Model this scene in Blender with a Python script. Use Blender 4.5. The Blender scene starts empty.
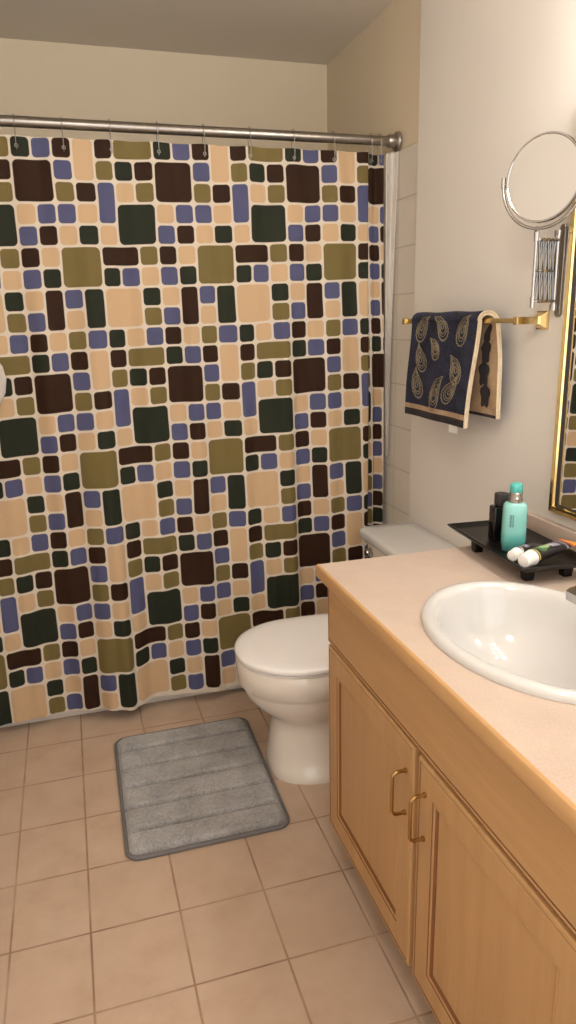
import bpy, bmesh, math, random
from math import sin, cos, pi, radians
from mathutils import Vector, Matrix

random.seed(4)
C = bpy.context.scene.collection
XW = 1.1076          # face of the main right wall
XA = 1.127           # face of the tiled alcove wall
YJ = 2.219           # where the main wall ends and the tub alcove starts
XL = -0.402          # left wall
YB = 3.0885          # back wall
YR = -1.1            # open hallway end behind the camera
H = 2.383
YC = 2.386           # curtain plane
TILE = 0.213


# ------------------------------------------------------------------ helpers
def srgb(r, g, b):
    def f(c):
        c /= 255.0
        return c / 12.92 if c <= 0.04045 else ((c + 0.055) / 1.055) ** 2.4
    return (f(r), f(g), f(b), 1)


class NT:
    """tiny helper around a node tree"""
    def __init__(self, name):
        self.m = bpy.data.materials.new(name)
        self.m.use_nodes = True
        self.t = self.m.node_tree
        self.bsdf = self.t.nodes['Principled BSDF']

    def n(self, kind, **kw):
        nd = self.t.nodes.new(kind)
        for k, v in kw.items():
            setattr(nd, k, v)
        return nd

    def link(self, a, b):
        self.t.links.new(a, b)

    def put(self, sock, v):
        if hasattr(v, 'is_output') or isinstance(v, bpy.types.NodeSocket):
            self.link(v, sock)
        else:
            sock.default_value = v

    def math(self, op, a, b=None, c=None):
        nd = self.n('ShaderNodeMath', operation=op)
        self.put(nd.inputs[0], a)
        if b is not None:
            self.put(nd.inputs[1], b)
        if c is not None:
            self.put(nd.inputs[2], c)
        return nd.outputs[0]

    def vm(self, op, a, b=None):
        nd = self.n('ShaderNodeVectorMath', operation=op)
        self.put(nd.inputs[0], a)
        if b is not None:
            self.put(nd.inputs[1], b)
        return nd.outputs['Value'] if op == 'LENGTH' else nd.outputs[0]

    def mix(self, f, a, b):
        nd = self.n('ShaderNodeMix', data_type='RGBA')
        self.put(nd.inputs[0], f)
        self.put(nd.inputs[6], a)
        self.put(nd.inputs[7], b)
        return nd.outputs[2]

    def noise(self, scale, detail=3, vec=None, rough=0.5):
        nd = self.n('ShaderNodeTexNoise')
        nd.inputs['Scale'].default_value = scale
        nd.inputs['Detail'].default_value = detail
        nd.inputs['Roughness'].default_value = rough
        if vec is not None:
            self.link(vec, nd.inputs['Vector'])
        return nd.outputs['Fac']

    def coord(self, kind='Object', scale=None, loc=None):
        tc = self.n('ShaderNodeTexCoord')
        if scale is None and loc is None:
            return tc.outputs[kind]
        mp = self.n('ShaderNodeMapping')
        self.link(tc.outputs[kind], mp.inputs[0])
        if scale:
            mp.inputs['Scale'].default_value = scale
        if loc:
            mp.inputs['Location'].default_value = loc
        return mp.outputs[0]

    def ramp(self, f, stops, interp='LINEAR'):
        nd = self.n('ShaderNodeValToRGB')
        r = nd.color_ramp
        r.interpolation = interp
        while len(r.elements) < len(stops):
            r.elements.new(0.5)
        for e, (p, c) in zip(r.elements, stops):
            e.position = p
            e.color = c
        self.link(f, nd.inputs[0])
        return nd.outputs[0]

    def bump(self, hgt, strength=0.2, dist=0.002):
        nd = self.n('ShaderNodeBump')
        nd.inputs['Strength'].default_value = strength
        nd.inputs['Distance'].default_value = dist
        self.link(hgt, nd.inputs['Height'])
        self.link(nd.outputs[0], self.bsdf.inputs['Normal'])

    def set(self, **kw):
        names = dict(col='Base Color', rough='Roughness', metal='Metallic', spec='Specular IOR Level',
                     sheen='Sheen Weight', coat='Coat Weight', emit='Emission Color', estr='Emission Strength',
                     trans='Transmission Weight', alpha='Alpha', sss='Subsurface Weight')
        for k, v in kw.items():
            self.put(self.bsdf.inputs[names[k]], v)
        return self.m


def simple(name, col, rough=0.5, metal=0.0, var=0.04, vscale=20, bump=0, bscale=200, **kw):
    t = NT(name)
    nz = t.noise(vscale, 3, t.coord())
    c = t.ramp(nz, [(0.3, tuple(x * (1 - var) for x in col[:3]) + (1,)), (0.7, tuple(min(1, x * (1 + var)) for x in col[:3]) + (1,))])
    t.set(col=c, rough=rough, metal=metal, **kw)
    if bump:
        t.bump(t.noise(bscale, 2, t.coord()), bump)
    return t.m


def finish(o, label=None, cat=None, group=None, kind=None):
    for k, v in (('label', label), ('category', cat), ('group', group), ('kind', kind)):
        if v:
            o[k] = v
    return o


def obj(name, bm, mats, parent=None, smooth=True, angle=40, **tags):
    """bm is built in world coordinates; shift to the parent's base"""
    bmesh.ops.recalc_face_normals(bm, faces=bm.faces[:])
    me = bpy.data.meshes.new(name)
    if smooth:
        for f in bm.faces:
            f.smooth = True
        for e in bm.edges:
            if len(e.link_faces) == 2 and e.calc_face_angle(0) > radians(angle):
                e.smooth = False
    off = Vector((0, 0, 0))
    p = parent
    while p is not None:
        off += p.location
        p = p.parent
    if parent is not None:
        bm.transform(Matrix.Translation(-off))
        loc = None
    bm.to_mesh(me)
    bm.free()
    for m in (mats if isinstance(mats, (list, tuple)) else [mats]):
        me.materials.append(m)
    o = bpy.data.objects.new(name, me)
    C.objects.link(o)
    if parent is not None:
        o.parent = parent
    finish(o, **tags)
    return o


def thing(name, loc, label, cat, group=None):
    o = bpy.data.objects.new(name, None)
    o.empty_display_size = 0.05
    C.objects.link(o)
    o.location = loc
    return finish(o, label, cat, group)


def box(bm, x0, x1, y0, y1, z0, z1, bev=0.0, seg=2, mi=0, mat=None):
    vs = [bm.verts.new((x, y, z)) for x in (x0, x1) for y in (y0, y1) for z in (z0, z1)]
    q = [(0, 1, 3, 2), (4, 6, 7, 5), (0, 4, 5, 1), (2, 3, 7, 6), (0, 2, 6, 4), (1, 5, 7, 3)]
    fs = [bm.faces.new([vs[i] for i in f]) for f in q]
    for f in fs:
        f.material_index = mi
    if bev:
        es = list({e for f in fs for e in f.edges})
        r = bmesh.ops.bevel(bm, geom=es, offset=bev, segments=seg, profile=0.5, affect='EDGES')
        for f in r['faces']:
            f.material_index = mi
    return vs


def loft(bm, rings, cap0=True, cap1=True, closed=True, mi=0):
    prev = None
    first = None
    for r in rings:
        vs = [bm.verts.new(p) for p in r]
        if prev:
            n = len(vs)
            for i in range(n if closed else n - 1):
                f = bm.faces.new((prev[i], prev[(i + 1) % n], vs[(i + 1) % n], vs[i]))
                f.material_index = mi
        else:
            first = vs
        prev = vs
    if cap0:
        bm.faces.new(first[::-1]).material_index = mi
    if cap1:
        bm.faces.new(prev).material_index = mi
    return first, prev


def tube(bm, pts, r, n=10, closed=False, mi=0, cap=True):
    pts = [Vector(p) for p in pts]
    rs = r if isinstance(r, (list, tuple)) else [r] * len(pts)
    m = len(pts)
    rings = []
    up = None
    for i, p in enumerate(pts):
        if closed:
            t = pts[(i + 1) % m] - pts[i - 1]
        else:
            t = pts[min(i + 1, m - 1)] - pts[max(i - 1, 0)]
        t.normalize()
        if up is None:
            up = t.orthogonal().normalized()
        up = (up - t * up.dot(t)).normalized()
        b = t.cross(up)
        rings.append([p + (up * cos(a) + b * sin(a)) * rs[i] for a in [2 * pi * k / n for k in range(n)]])
    if closed:
        vr = [[bm.verts.new(q) for q in ring] for ring in rings]
        best = min(range(n), key=lambda s: (vr[0][s].co - vr[-1][0].co).length)
        for i in range(m):
            a, c = vr[i], vr[(i + 1) % m]
            s = best if i == m - 1 else 0
            for k in range(n):
                bm.faces.new((a[k], a[(k + 1) % n], c[(k + 1 + s) % n], c[(k + s) % n])).material_index = mi
    else:
        loft(bm, rings, cap, cap, mi=mi)


def lathe(bm, prof, c, n=40, axis='z', mi=0, M=None):
    """prof: list of (radius, height)"""
    rings = []
    for r, z in prof:
        ring = []
        for k in range(n):
            a = 2 * pi * k / n
            if axis == 'z':
                p = Vector((r * cos(a), r * sin(a), z))
            elif axis == 'x':
                p = Vector((z, r * cos(a), r * sin(a)))
            else:
                p = Vector((r * cos(a), z, r * sin(a)))
            if M is not None:
                p = M @ p
            ring.append(Vector(c) + p)
        rings.append(ring)
    loft(bm, rings, prof[0][0] > 1e-6, prof[-1][0] > 1e-6, mi=mi)
    if prof[0][0] <= 1e-6 or prof[-1][0] <= 1e-6:
        bmesh.ops.remove_doubles(bm, verts=bm.verts[:], dist=1e-6)


def rrect(x0, x1, y0, y1, r, z, seg=6):
    pts = []
    for cx, cy, a0 in ((x1 - r, y1 - r, 0), (x0 + r, y1 - r, 90), (x0 + r, y0 + r, 180), (x1 - r, y0 + r, 270)):
        for k in range(seg + 1):
            a = radians(a0 + 90 * k / seg)
            pts.append((cx + r * cos(a), cy + r * sin(a), z))
    return pts


def smooth01(t):
    t = max(0, min(1, t))
    return t * t * (3 - 2 * t)


def interp(x, pts):
    if x <= pts[0][0]:
        return pts[0][1]
    for (a, va), (b, vb) in zip(pts, pts[1:]):
        if x <= b:
            t = (x - a) / (b - a)
            t = t * t * (3 - 2 * t)
            return va + (vb - va) * t
    return pts[-1][1]


# ---------------------------------------------------------------- materials
def paint(name, col, rough=0.55):
    t = NT(name)
    c = t.ramp(t.noise(3, 4, t.coord()), [(0.3, tuple(x * 0.97 for x in col[:3]) + (1,)), (0.7, col)])
    t.set(col=c, rough=rough, spec=0.3)
    t.bump(t.noise(220, 3, t.coord()), 0.12, 0.001)
    return t.m


M_wall = paint('cream_wall_paint', srgb(226, 220, 212))
M_alc = paint('alcove_wall_paint', srgb(222, 207, 180))
M_ceil = paint('ceiling_paint', srgb(222, 213, 200), 0.8)


def mat_floor():
    t = NT('beige_ceramic_floor_tile')
    sep = t.n('ShaderNodeSeparateXYZ')
    t.link(t.coord(), sep.inputs[0])
    x, y = sep.outputs[0], sep.outputs[1]
    # left of the grout line at x=-0.0709 the joints are shifted (a cut course)
    left = t.math('LESS_THAN', x, -0.0709)
    xs = t.math('SUBTRACT', x, t.math('MULTIPLY', left, 0.0320))
    u = t.math('DIVIDE', t.math('ADD', xs, 0.0709), 0.2115)
    v = t.math('DIVIDE', t.math('SUBTRACT', y, 2.3140), TILE)
    fu = t.math('FRACT', u)
    fv = t.math('FRACT', v)
    du = t.math('MULTIPLY', t.math('SUBTRACT', 0.5, t.math('ABSOLUTE', t.math('SUBTRACT', fu, 0.5))), 0.2115)
    dv = t.math('MULTIPLY', t.math('SUBTRACT', 0.5, t.math('ABSOLUTE', t.math('SUBTRACT', fv, 0.5))), TILE)
    # distance to the cut line itself
    dc = t.math('ABSOLUTE', t.math('ADD', x, 0.0709))
    d = t.math('MINIMUM', t.math('MINIMUM', du, dv), dc)
    wob = t.math('MULTIPLY', t.math('SUBTRACT', t.noise(25, 3, t.coord()), 0.5), 0.0016)
    d = t.math('ADD', d, wob)
    mr = t.n('ShaderNodeMapRange')
    t.link(d, mr.inputs[0])
    mr.inputs[1].default_value = 0.0014
    mr.inputs[2].default_value = 0.0034
    g = mr.outputs[0]
    # per tile tone
    cmb = t.n('ShaderNodeCombineXYZ')
    t.link(t.math('FLOOR', u), cmb.inputs[0])
    t.link(t.math('FLOOR', v), cmb.inputs[1])
    wn = t.n('ShaderNodeTexWhiteNoise')
    t.link(cmb.outputs[0], wn.inputs[0])
    mott = t.noise(9, 5, t.coord(), 0.6)
    base = t.ramp(mott, [(0.25, srgb(179, 152, 129)), (0.5, srgb(191, 165, 142)), (0.75, srgb(200, 176, 154))])
    base = t.mix(t.math('MULTIPLY', wn.outputs[0], 0.35), base, srgb(182, 158, 136))
    gr = t.ramp(t.noise(6, 3, t.coord()), [(0.35, srgb(134, 104, 82)), (0.65, srgb(172, 144, 120))])
    t.set(col=t.mix(g, gr, base), rough=t.math('SUBTRACT', 0.75, t.math('MULTIPLY', g, 0.33)), spec=0.4)
    t.bump(t.math('ADD', g, t.math('MULTIPLY', t.noise(60, 3, t.coord()), 0.15)), 0.35, 0.0015)
    return t.m


def mat_walltile(name, axis, shift=0.0):
    t = NT(name)
    sep = t.n('ShaderNodeSeparateXYZ')
    t.link(t.coord(), sep.inputs[0])
    a = sep.outputs[axis]
    z = sep.outputs[2]
    P = 0.152

    def dist(c, off):
        f = t.math('FRACT', t.math('DIVIDE', t.math('SUBTRACT', c, off), P))
        return t.math('MULTIPLY', t.math('SUBTRACT', 0.5, t.math('ABSOLUTE', t.math('SUBTRACT', f, 0.5))), P)
    d = t.math('MINIMUM', dist(a, YJ + shift), dist(z, 1.921))
    mr = t.n('ShaderNodeMapRange')
    t.link(d, mr.inputs[0])
    mr.inputs[1].default_value = 0.0012
    mr.inputs[2].default_value = 0.0028
    t.set(col=t.mix(mr.outputs[0], srgb(190, 181, 168), srgb(220, 212, 199)), rough=0.3, spec=0.5)
    t.bump(mr.outputs[0], 0.4, 0.0015)
    return t.m


def wood(name, axis, dark=1.0):
    t = NT(name)
    sc = [22, 22, 22]
    sc[axis] = 1.4
    v = t.coord('Object', scale=tuple(sc))
    n1 = t.noise(1.5, 6, v, 0.6)
    sc2 = [120, 120, 120]
    sc2[axis] = 5
    n2 = t.noise(1.5, 4, t.coord('Object', scale=tuple(sc2)), 0.6)
    f = t.math('ADD', t.math('MULTIPLY', n1, 0.75), t.math('MULTIPLY', n2, 0.25))

    def c(r, g, b):
        q = srgb(r, g, b)
        return (q[0] * dark, q[1] * dark, q[2] * dark, 1)
    col = t.ramp(f, [(0.25, c(170, 129, 84)), (0.5, c(181, 140, 93)), (0.75, c(191, 149, 102))])
    t.set(col=col, rough=0.42, spec=0.4)
    t.bump(n2, 0.05, 0.0008)
    return t.m


M_woodv = wood('honey_maple_upright_grain', 2)
M_woodh = wood('honey_maple_level_grain', 1)
M_edge = wood('maple_counter_edging', 1, 1.12)
M_groove = simple('dark_glazed_groove', srgb(118, 72, 36), 0.5)
M_inside = simple('cabinet_interior_board', srgb(170, 130, 92), 0.7)
M_kick = simple('brown_toe_kick_board', srgb(150, 122, 94), 0.7)
M_dark = simple('black_gap', srgb(30, 20, 14), 0.8)
M_porc = simple('white_vitreous_china', srgb(203, 201, 198), 0.07, var=0.01, coat=0.4)
M_porc_t = simple('white_toilet_china', srgb(228, 219, 207), 0.14, var=0.01, coat=0.4)
M_lid = simple('white_plastic_toilet_seat', srgb(240, 236, 232), 0.2, var=0.01)
M_chrome = simple('polished_chrome', srgb(186, 184, 181), 0.12, 1.0, var=0.02)
M_steel = simple('darkened_chrome', srgb(128, 125, 122), 0.18, 1.0, var=0.02)
M_nickel = simple('brushed_nickel', srgb(150, 143, 135), 0.3, 1.0, var=0.04)
M_brass = simple('polished_brass', srgb(226, 200, 138), 0.14, 1.0, var=0.05)
M_brass_dull = simple('bronze_brass', srgb(176, 138, 84), 0.25, 1.0, var=0.05)
M_black = simple('satin_black_lacquer', srgb(15, 13, 13), 0.33, var=0.02, spec=0.3)
M_blackm = simple('matte_black_plastic', srgb(24, 22, 22), 0.42, var=0.02)
M_blackglass = simple('gloss_black_glass', srgb(12, 10, 11), 0.08, var=0.01)
M_whitep = simple('white_ribbed_plastic', srgb(236, 232, 226), 0.4, var=0.02)


def mat_mirror():
    t = NT('silvered_mirror_glass')
    t.set(col=t.ramp(t.noise(2, 1, t.coord()), [(0, (0.86, 0.86, 0.85, 1)), (1, (0.88, 0.88, 0.87, 1))]), rough=0.01, metal=1.0)
    return t.m


M_mirror = mat_mirror()


def mat_counter():
    t = NT('pale_pink_beige_laminate')
    n = t.noise(260, 3, t.coord(), 0.7)
    n2 = t.noise(14, 3, t.coord())
    c = t.ramp(t.math('ADD', t.math('MULTIPLY', n, 0.6), t.math('MULTIPLY', n2, 0.4)),
               [(0.3, srgb(180, 159, 143)), (0.5, srgb(192, 172, 156)), (0.7, srgb(201, 182, 167))])
    t.set(col=c, rough=0.38, spec=0.4)
    return t.m


M_lam = mat_counter()


def mat_curtain():
    """7 x 10 cell repeat of rounded patches, written as signed distances"""
    t = NT('mosaic_print_curtain_cloth')
    uvn = t.n('ShaderNodeUVMap', uv_map='UVMap')
    wob = t.n('ShaderNodeTexNoise')
    wob.inputs['Scale'].default_value = 0.33
    wob.inputs['Detail'].default_value = 1
    t.link(uvn.outputs[0], wob.inputs['Vector'])
    w = t.vm('MULTIPLY', t.vm('SUBTRACT', wob.outputs['Color'], (0.5, 0.5, 0.5)), (0.12, 0.14, 0))
    uv = t.vm('ADD', uvn.outputs[0], w)
    # wrap to 7 x 10
    nd = t.n('ShaderNodeVectorMath', operation='WRAP')
    t.link(uv, nd.inputs[0])
    nd.inputs[1].default_value = (7, 10, 1)
    nd.inputs[2].default_value = (0, 0, 0)
    p = t.vm('MULTIPLY', nd.outputs[0], (1, 1, 0))
    G, B, N, T, O = 'G', 'B', 'N', 'T', 'O'
    cells = [  # col, row, w, h, colour
        (0, 0, 1, 1, G), (1, 0, 1, 1, B), (2, 0, 1, 1, N), (3, 0, 1, 2, T), (4, 0, 1, 1, N), (5, 0, 2, 1, O),
        (0, 1, 2, 2, N), (2, 1, 1, 1, B), (4, 1, 1, 1, O), (5, 1, 1, 1, G), (6, 1, 1, 1, N),
        (2, 2, 1, 1, O), (3, 2, 1, 1, N), (4, 2, 1, 2, B), (5, 2, 1, 1, T), (6, 2, 1, 1, O),
        (0, 3, 1, 1, T), (1, 3, 1, 1, B), (2, 3, 1, 1, B), (3, 3, 1, 1, T), (5, 3, 2, 2, G),
        (0, 4, 1, 1, B), (1, 4, 1, 1, N), (2, 4, 1, 1, T), (3, 4, 1, 1, G), (4, 4, 1, 1, T),
        (0, 5, 1, 1, N), (1, 5, 1, 1, T), (2, 5, 2, 2, O), (4, 5, 2, 1, N), (6, 5, 1, 1, O),
        (0, 6, 1, 1, B), (1, 6, 1, 1, G), (4, 6, 1, 1, G), (5, 6, 1, 1, B), (6, 6, 1, 1, T),
        (0, 7, 1, 1, T), (1, 7, 1, 2, N), (2, 7, 1, 1, B), (3, 7, 1, 2, G), (4, 7, 2, 2, T), (6, 7, 1, 1, G),
        (0, 8, 1, 1, B), (2, 8, 1, 1, T), (6, 8, 1, 1, O),
        (0, 9, 1, 1, N), (1, 9, 1, 1, T), (2, 9, 1, 1, O), (3, 9, 1, 1, B), (4, 9, 1, 1, G), (5, 9, 1, 1, T), (6, 9, 1, 1, B)]
    # columns and rows are not perfectly even in the print
    cu = [0, 1.0, 1.98, 2.97, 4.03, 4.98, 5.98, 7.0]
    gap = 0.056
    acc = {}
    for (cx, ry, cw, ch, k) in cells:
        x0, x1 = cu[cx] + gap, cu[cx + cw] - gap
        y0, y1 = ry + gap, ry + ch - gap
        r = 0.19 if cw + ch < 4 else 0.25
        hx, hy = (x1 - x0) / 2, (y1 - y0) / 2
        d = t.vm('SUBTRACT', p, ((x0 + x1) / 2, (y0 + y1) / 2, 0))
        d = t.vm('ABSOLUTE', d)
        d = t.vm('SUBTRACT', d, (hx - r, hy - r, 0))
        d = t.vm('MAXIMUM', d, (0, 0, 0))
        d = t.math('SUBTRACT', t.vm('LENGTH', d), r)
        acc[k] = d if k not in acc else t.math('MINIMUM', acc[k], d)
    colr = {G: srgb(35, 38, 28), B: srgb(75, 77, 108), N: srgb(44, 26, 15), T: srgb(190, 159, 123), O: srgb(106, 92, 53)}
    c = srgb(203, 191, 174)
    for k, d in acc.items():
        mr = t.n('ShaderNodeMapRange')
        t.link(d, mr.inputs[0])
        mr.inputs[1].default_value = 0.015
        mr.inputs[2].default_value = -0.015
        c = t.mix(mr.outputs[0], c, colr[k])
    mpn = t.n('ShaderNodeMapping')
    t.link(uvn.outputs[0], mpn.inputs[0])
    mpn.inputs['Scale'].default_value = (1.0, 0.10, 1)
    crease = t.noise(0.75, 1, mpn.outputs[0], 0.4)
    weave = t.math('ADD', t.math('MULTIPLY', crease, 18.0), t.math('MULTIPLY', t.noise(40, 2, uvn.outputs[0]), 0.12))
    t.set(col=c, rough=0.7, spec=0.12)
    t.bump(weave, 0.55, 0.0014)
    return t.m


M_curt = mat_curtain()


def mat_liner():
    t = NT('clear_frosted_vinyl')
    tr = t.n('ShaderNodeBsdfTransparent')
    tr.inputs[0].default_value = (0.95, 0.94, 0.92, 1)
    mx = t.n('ShaderNodeMixShader')
    nz = t.noise(30, 3, t.coord('Object', scale=(1, 1, 0.1)))
    t.link(t.math('ADD', 0.42, t.math('MULTIPLY', nz, 0.5)), mx.inputs[0])
    t.link(tr.outputs[0], mx.inputs[1])
    t.set(col=srgb(235, 228, 218), rough=0.25, spec=0.6)
    t.link(t.bsdf.outputs[0], mx.inputs[2])
    t.link(mx.outputs[0], t.t.nodes['Material Output'].inputs[0])
    return t.m


M_liner = mat_liner()


def mat_mat():
    t = NT('grey_plush_microfibre')
    n = t.noise(150, 4, t.coord(), 0.7)
    n2 = t.noise(12, 4, t.coord(), 0.6)
    f = t.math('ADD', t.math('MULTIPLY', n, 0.55), t.math('MULTIPLY', n2, 0.45))
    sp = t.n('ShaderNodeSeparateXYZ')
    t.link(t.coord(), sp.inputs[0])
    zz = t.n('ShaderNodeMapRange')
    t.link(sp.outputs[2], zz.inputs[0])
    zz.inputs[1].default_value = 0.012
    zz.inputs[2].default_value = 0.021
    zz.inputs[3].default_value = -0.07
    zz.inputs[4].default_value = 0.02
    f = t.math('ADD', f, zz.outputs[0])  # shade of the channels put into the colour: low pile darker
    t.set(col=t.ramp(f, [(0.34, srgb(118, 116, 114)), (0.5, srgb(152, 150, 148)), (0.66, srgb(182, 180, 178))]), rough=0.95, spec=0.1, sheen=0.4)
    t.bump(t.math('ADD', n, t.math('MULTIPLY', n2, 0.6)), 0.7, 0.006)
    return t.m


M_mat = mat_mat()
M_bind = simple('grey_binding_tape', srgb(104, 101, 100), 0.8, bump=0.3, bscale=500)


def terry(name, a, b, scale=300):
    t = NT(name)
    n = t.noise(scale, 3, t.coord(), 0.7)
    n2 = t.noise(22, 3, t.coord())
    t.set(col=t.ramp(t.math('ADD', t.math('MULTIPLY', n, 0.6), t.math('MULTIPLY', n2, 0.4)), [(0.36, a), (0.64, b)]), rough=0.95, spec=0.05, sheen=0.05)
    t.bump(n, 0.6, 0.003)
    return t.m


M_navy = terry('navy_terry', srgb(24, 21, 24), srgb(52, 56, 80), 240)
M_tan = terry('tan_terry', srgb(150, 122, 92), srgb(196, 168, 134))
M_hem = terry('cream_hem_stitching', srgb(196, 174, 140), srgb(236, 220, 192), 500)
M_tdark = terry('dark_towel_band', srgb(36, 32, 36), srgb(62, 56, 56))
M_gold = terry('gold_thread', srgb(106, 94, 74), srgb(172, 158, 128), 700)
M_wtowel = terry('white_terry', srgb(214, 206, 200), srgb(236, 230, 226))


def mat_bottle():
    t = NT('aqua_satin_plastic')
    sep = t.n('ShaderNodeSeparateXYZ')
    t.link(t.coord('Generated'), sep.inputs[0])
    t.set(col=t.ramp(sep.outputs[2], [(0.0, srgb(86, 160, 152)), (0.3, srgb(92, 172, 165)), (0.42, srgb(122, 190, 184)), (1.0, srgb(136, 200, 194))]), rough=0.22, spec=0.5, coat=0.3)
    return t.m


M_aqua = mat_bottle()
M_aquacap = simple('aqua_cap_plastic', srgb(78, 176, 168), 0.3)


def mat_tube_body(name, stops):
    t = NT(name)
    sep = t.n('ShaderNodeSeparateXYZ')
    t.link(t.coord('Generated'), sep.inputs[0])
    base = t.ramp(sep.outputs[0], stops, 'CONSTANT')
    t.set(col=base, rough=0.28, spec=0.5)
    return t.m


BK = srgb(22, 20, 26)
M_tube1 = mat_tube_body('printed_black_tube', [(0, BK), (0.72, srgb(150, 144, 160)), (0.76, BK), (0.82, srgb(196, 70, 34)), (0.87, srgb(236, 160, 60))])
M_tube2 = mat_tube_body('printed_dark_tube', [(0, srgb(214, 208, 202)), (0.06, BK), (0.12, srgb(200, 196, 190)), (0.15, BK)])
M_leaf = simple('green_print', srgb(66, 112, 66), 0.3, var=0.2, vscale=90)
M_leafl = simple('pale_green_print', srgb(150, 178, 120), 0.3, var=0.2, vscale=90)
M_goldp = simple('gold_print', srgb(200, 180, 96), 0.3, var=0.1)
M_blue = simple('blue_print', srgb(60, 66, 140), 0.3, var=0.1)
M_lil = simple('lilac_print', srgb(160, 154, 178), 0.3, var=0.1)
M_ink = simple('dark_grey_ink', srgb(56, 92, 92), 0.5)


def mat_globe():
    t = NT('lit_opal_globe')
    t.set(col=srgb(250, 246, 238), rough=0.4, emit=(1.0, 0.95, 0.90, 1), estr=66.0)
    return t.m


M_globe = mat_globe()
M_floor = mat_floor()
M_tile_a = mat_walltile('glazed_alcove_tile', 1)
M_tile_b = mat_walltile('glazed_back_tile', 0, 0.05)


# ------------------------------------------------------------------ setting
def struct(name, bm, m, parent=None, **k):
    return obj(name, bm, m, parent, smooth=False, kind='structure', **k)


bm = bmesh.new(); box(bm, XL - 0.1, XW + 0.1, YR, YB + 0.1, -0.05, 0.0); struct('floor', bm, M_floor)
bm = bmesh.new(); box(bm, XL - 0.1, XW + 0.14, YR, YB + 0.1, H, H + 0.05); struct('ceiling', bm, M_ceil)
bm = bmesh.new(); box(bm, XW, XW + 0.12, YR, YJ, 0, H, 0.003, 2); struct('wall_right', bm, M_wall)
bm = bmesh.new(); box(bm, XA, XA + 0.1, YJ, YB, 0, H); struct('wall_alcove', bm, M_alc)
bm = bmesh.new(); box(bm, XL - 0.1, XL, YR, YB, 0, H); struct('wall_left', bm, M_wall)
bm = bmesh.new(); box(bm, XL - 0.1, XW + 0.12, YB, YB + 0.1, 0, H); struct('wall_back', bm, M_alc)
# tile surround (edge strip beside the wall corner, alcove side, back, left)
bm = bmesh.new(); box(bm, XA - 0.008, XA + 0.002, YJ + 0.002, YB, 0, 1.921, 0.002, 1); struct('trim_1', bm, M_tile_a)
bm = bmesh.new(); box(bm, XL, XA - 0.008, YB - 0.008, YB + 0.002, 0, 1.921); struct('trim_2', bm, M_tile_b)
bm = bmesh.new(); box(bm, XL - 0.002, XL + 0.008, YJ + 0.002, YB - 0.008, 0, 1.921); struct('trim_3', bm, M_tile_a)
# low tile base along the main wall behind the toilet
bm = bmesh.new(); box(bm, XW - 0.008, XW + 0.001, 1.54, YJ, 0, 0.09, 0.002, 1); struct('baseboard_right', bm, M_tile_a)
bm = bmesh.new(); box(bm, XL - 0.001, XL + 0.010, YR, YJ, 0, 0.09, 0.002, 1); struct('baseboard_left', bm, M_tile_a)

# ------------------------------------------------------------------ bathtub
tub = thing('bathtub', (0.36, 2.78, 0), 'white bathtub in the alcove behind the mosaic print curtain', 'bathtub')
bm = bmesh.new()
x0, x1, y0, y1 = XL + 0.009, XA - 0.009, 2.485, YB - 0.009
rings = [rrect(x0, x1, y0, y1, 0.012, 0.0), rrect(x0, x1, y0, y1, 0.012, 0.39), rrect(x0 + .004, x1 - .004, y0 + .004, y1 - .004, 0.012, 0.40),
         rrect(x0 + .07, x1 - .07, y0 + .07, y1 - .05, 0.10, 0.40), rrect(x0 + .08, x1 - .08, y0 + .08, y1 - .06, 0.10, 0.39),
         rrect(x0 + .13, x1 - .20, y0 + .12, y1 - .10, 0.12, 0.12), rrect(x0 + .18, x1 - .26, y0 + .17, y1 - .15, 0.10, 0.08)]
loft(bm, rings)
obj('basin', bm, M_porc_t, tub, angle=50)

# ------------------------------------------------------------ curtain + rod
RZ = 1.951
RY = YC + 0.004
rod = thing('shower_rod', (XA - 0.008, RY, RZ), 'brushed metal shower curtain rod above the patterned curtain', 'curtain rod')
bm = bmesh.new()
tube(bm, [(XL + 0.012, RY, RZ), (XA - 0.02, RY, RZ)], 0.0150, 24)
obj('pole', bm, M_nickel, rod)
for xs, s in ((XA - 0.008, -1), (XL + 0.008, 1)):
    bm = bmesh.new()
    lathe(bm, [(0.031, 0), (0.031, 0.004 * s), (0.027, 0.010 * s), (0.0205, 0.012 * s), (0.0195, 0.034 * s), (0.0185, 0.036 * s), (0.0165, 0.036 * s)], (xs, RY, RZ), 32, 'x')
    obj('flange', bm, M_nickel, rod)

TOPZ, BOTZ = 1.914, 0.053
DB = [(-0.40, .02), (-0.337, .020), (-0.186, .037), (-0.104, .052), (0.006, .022), (0.075, -.018), (0.120, -.030), (0.150, -.012), (0.200, .036),
      (0.289, .031), (0.362, .020), (0.429, .012), (0.50, .034), (0.585, .030), (0.66, .004), (0.715, -.004), (0.765, .034),
      (0.84, .030), (0.90, .008), (0.955, .002), (1.012, .026), (1.1, .03)]
HOOKX = [-0.355, -0.22, -0.085, 0.045, 0.181, 0.320, 0.460, 0.605, 0.748, 0.883, 1.019, 1.047]


def cloth_off(x, z):
    t = (TOPZ - z) / (TOPZ - BOTZ)
    a = t ** 1.35
    d = interp(x, DB) * a
    # soft pleats between hooks near the top
    k = math.exp(-t * 5.0)
    ph = min(abs(x - h) for h in HOOKX)
    d += 0.007 * k * (smooth01(ph / 0.07) - 0.5)
    # mid-height folds
    d += 0.011 * sin(x * 41 + 1.2 * sin(z * 2.1)) * sin(pi * min(1, t * 1.1)) * 0.8
    d += 0.0040 * sin(x * 83 + z * 1.7 + 1.0) * (0.35 + 0.65 * t)
    return d


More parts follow.
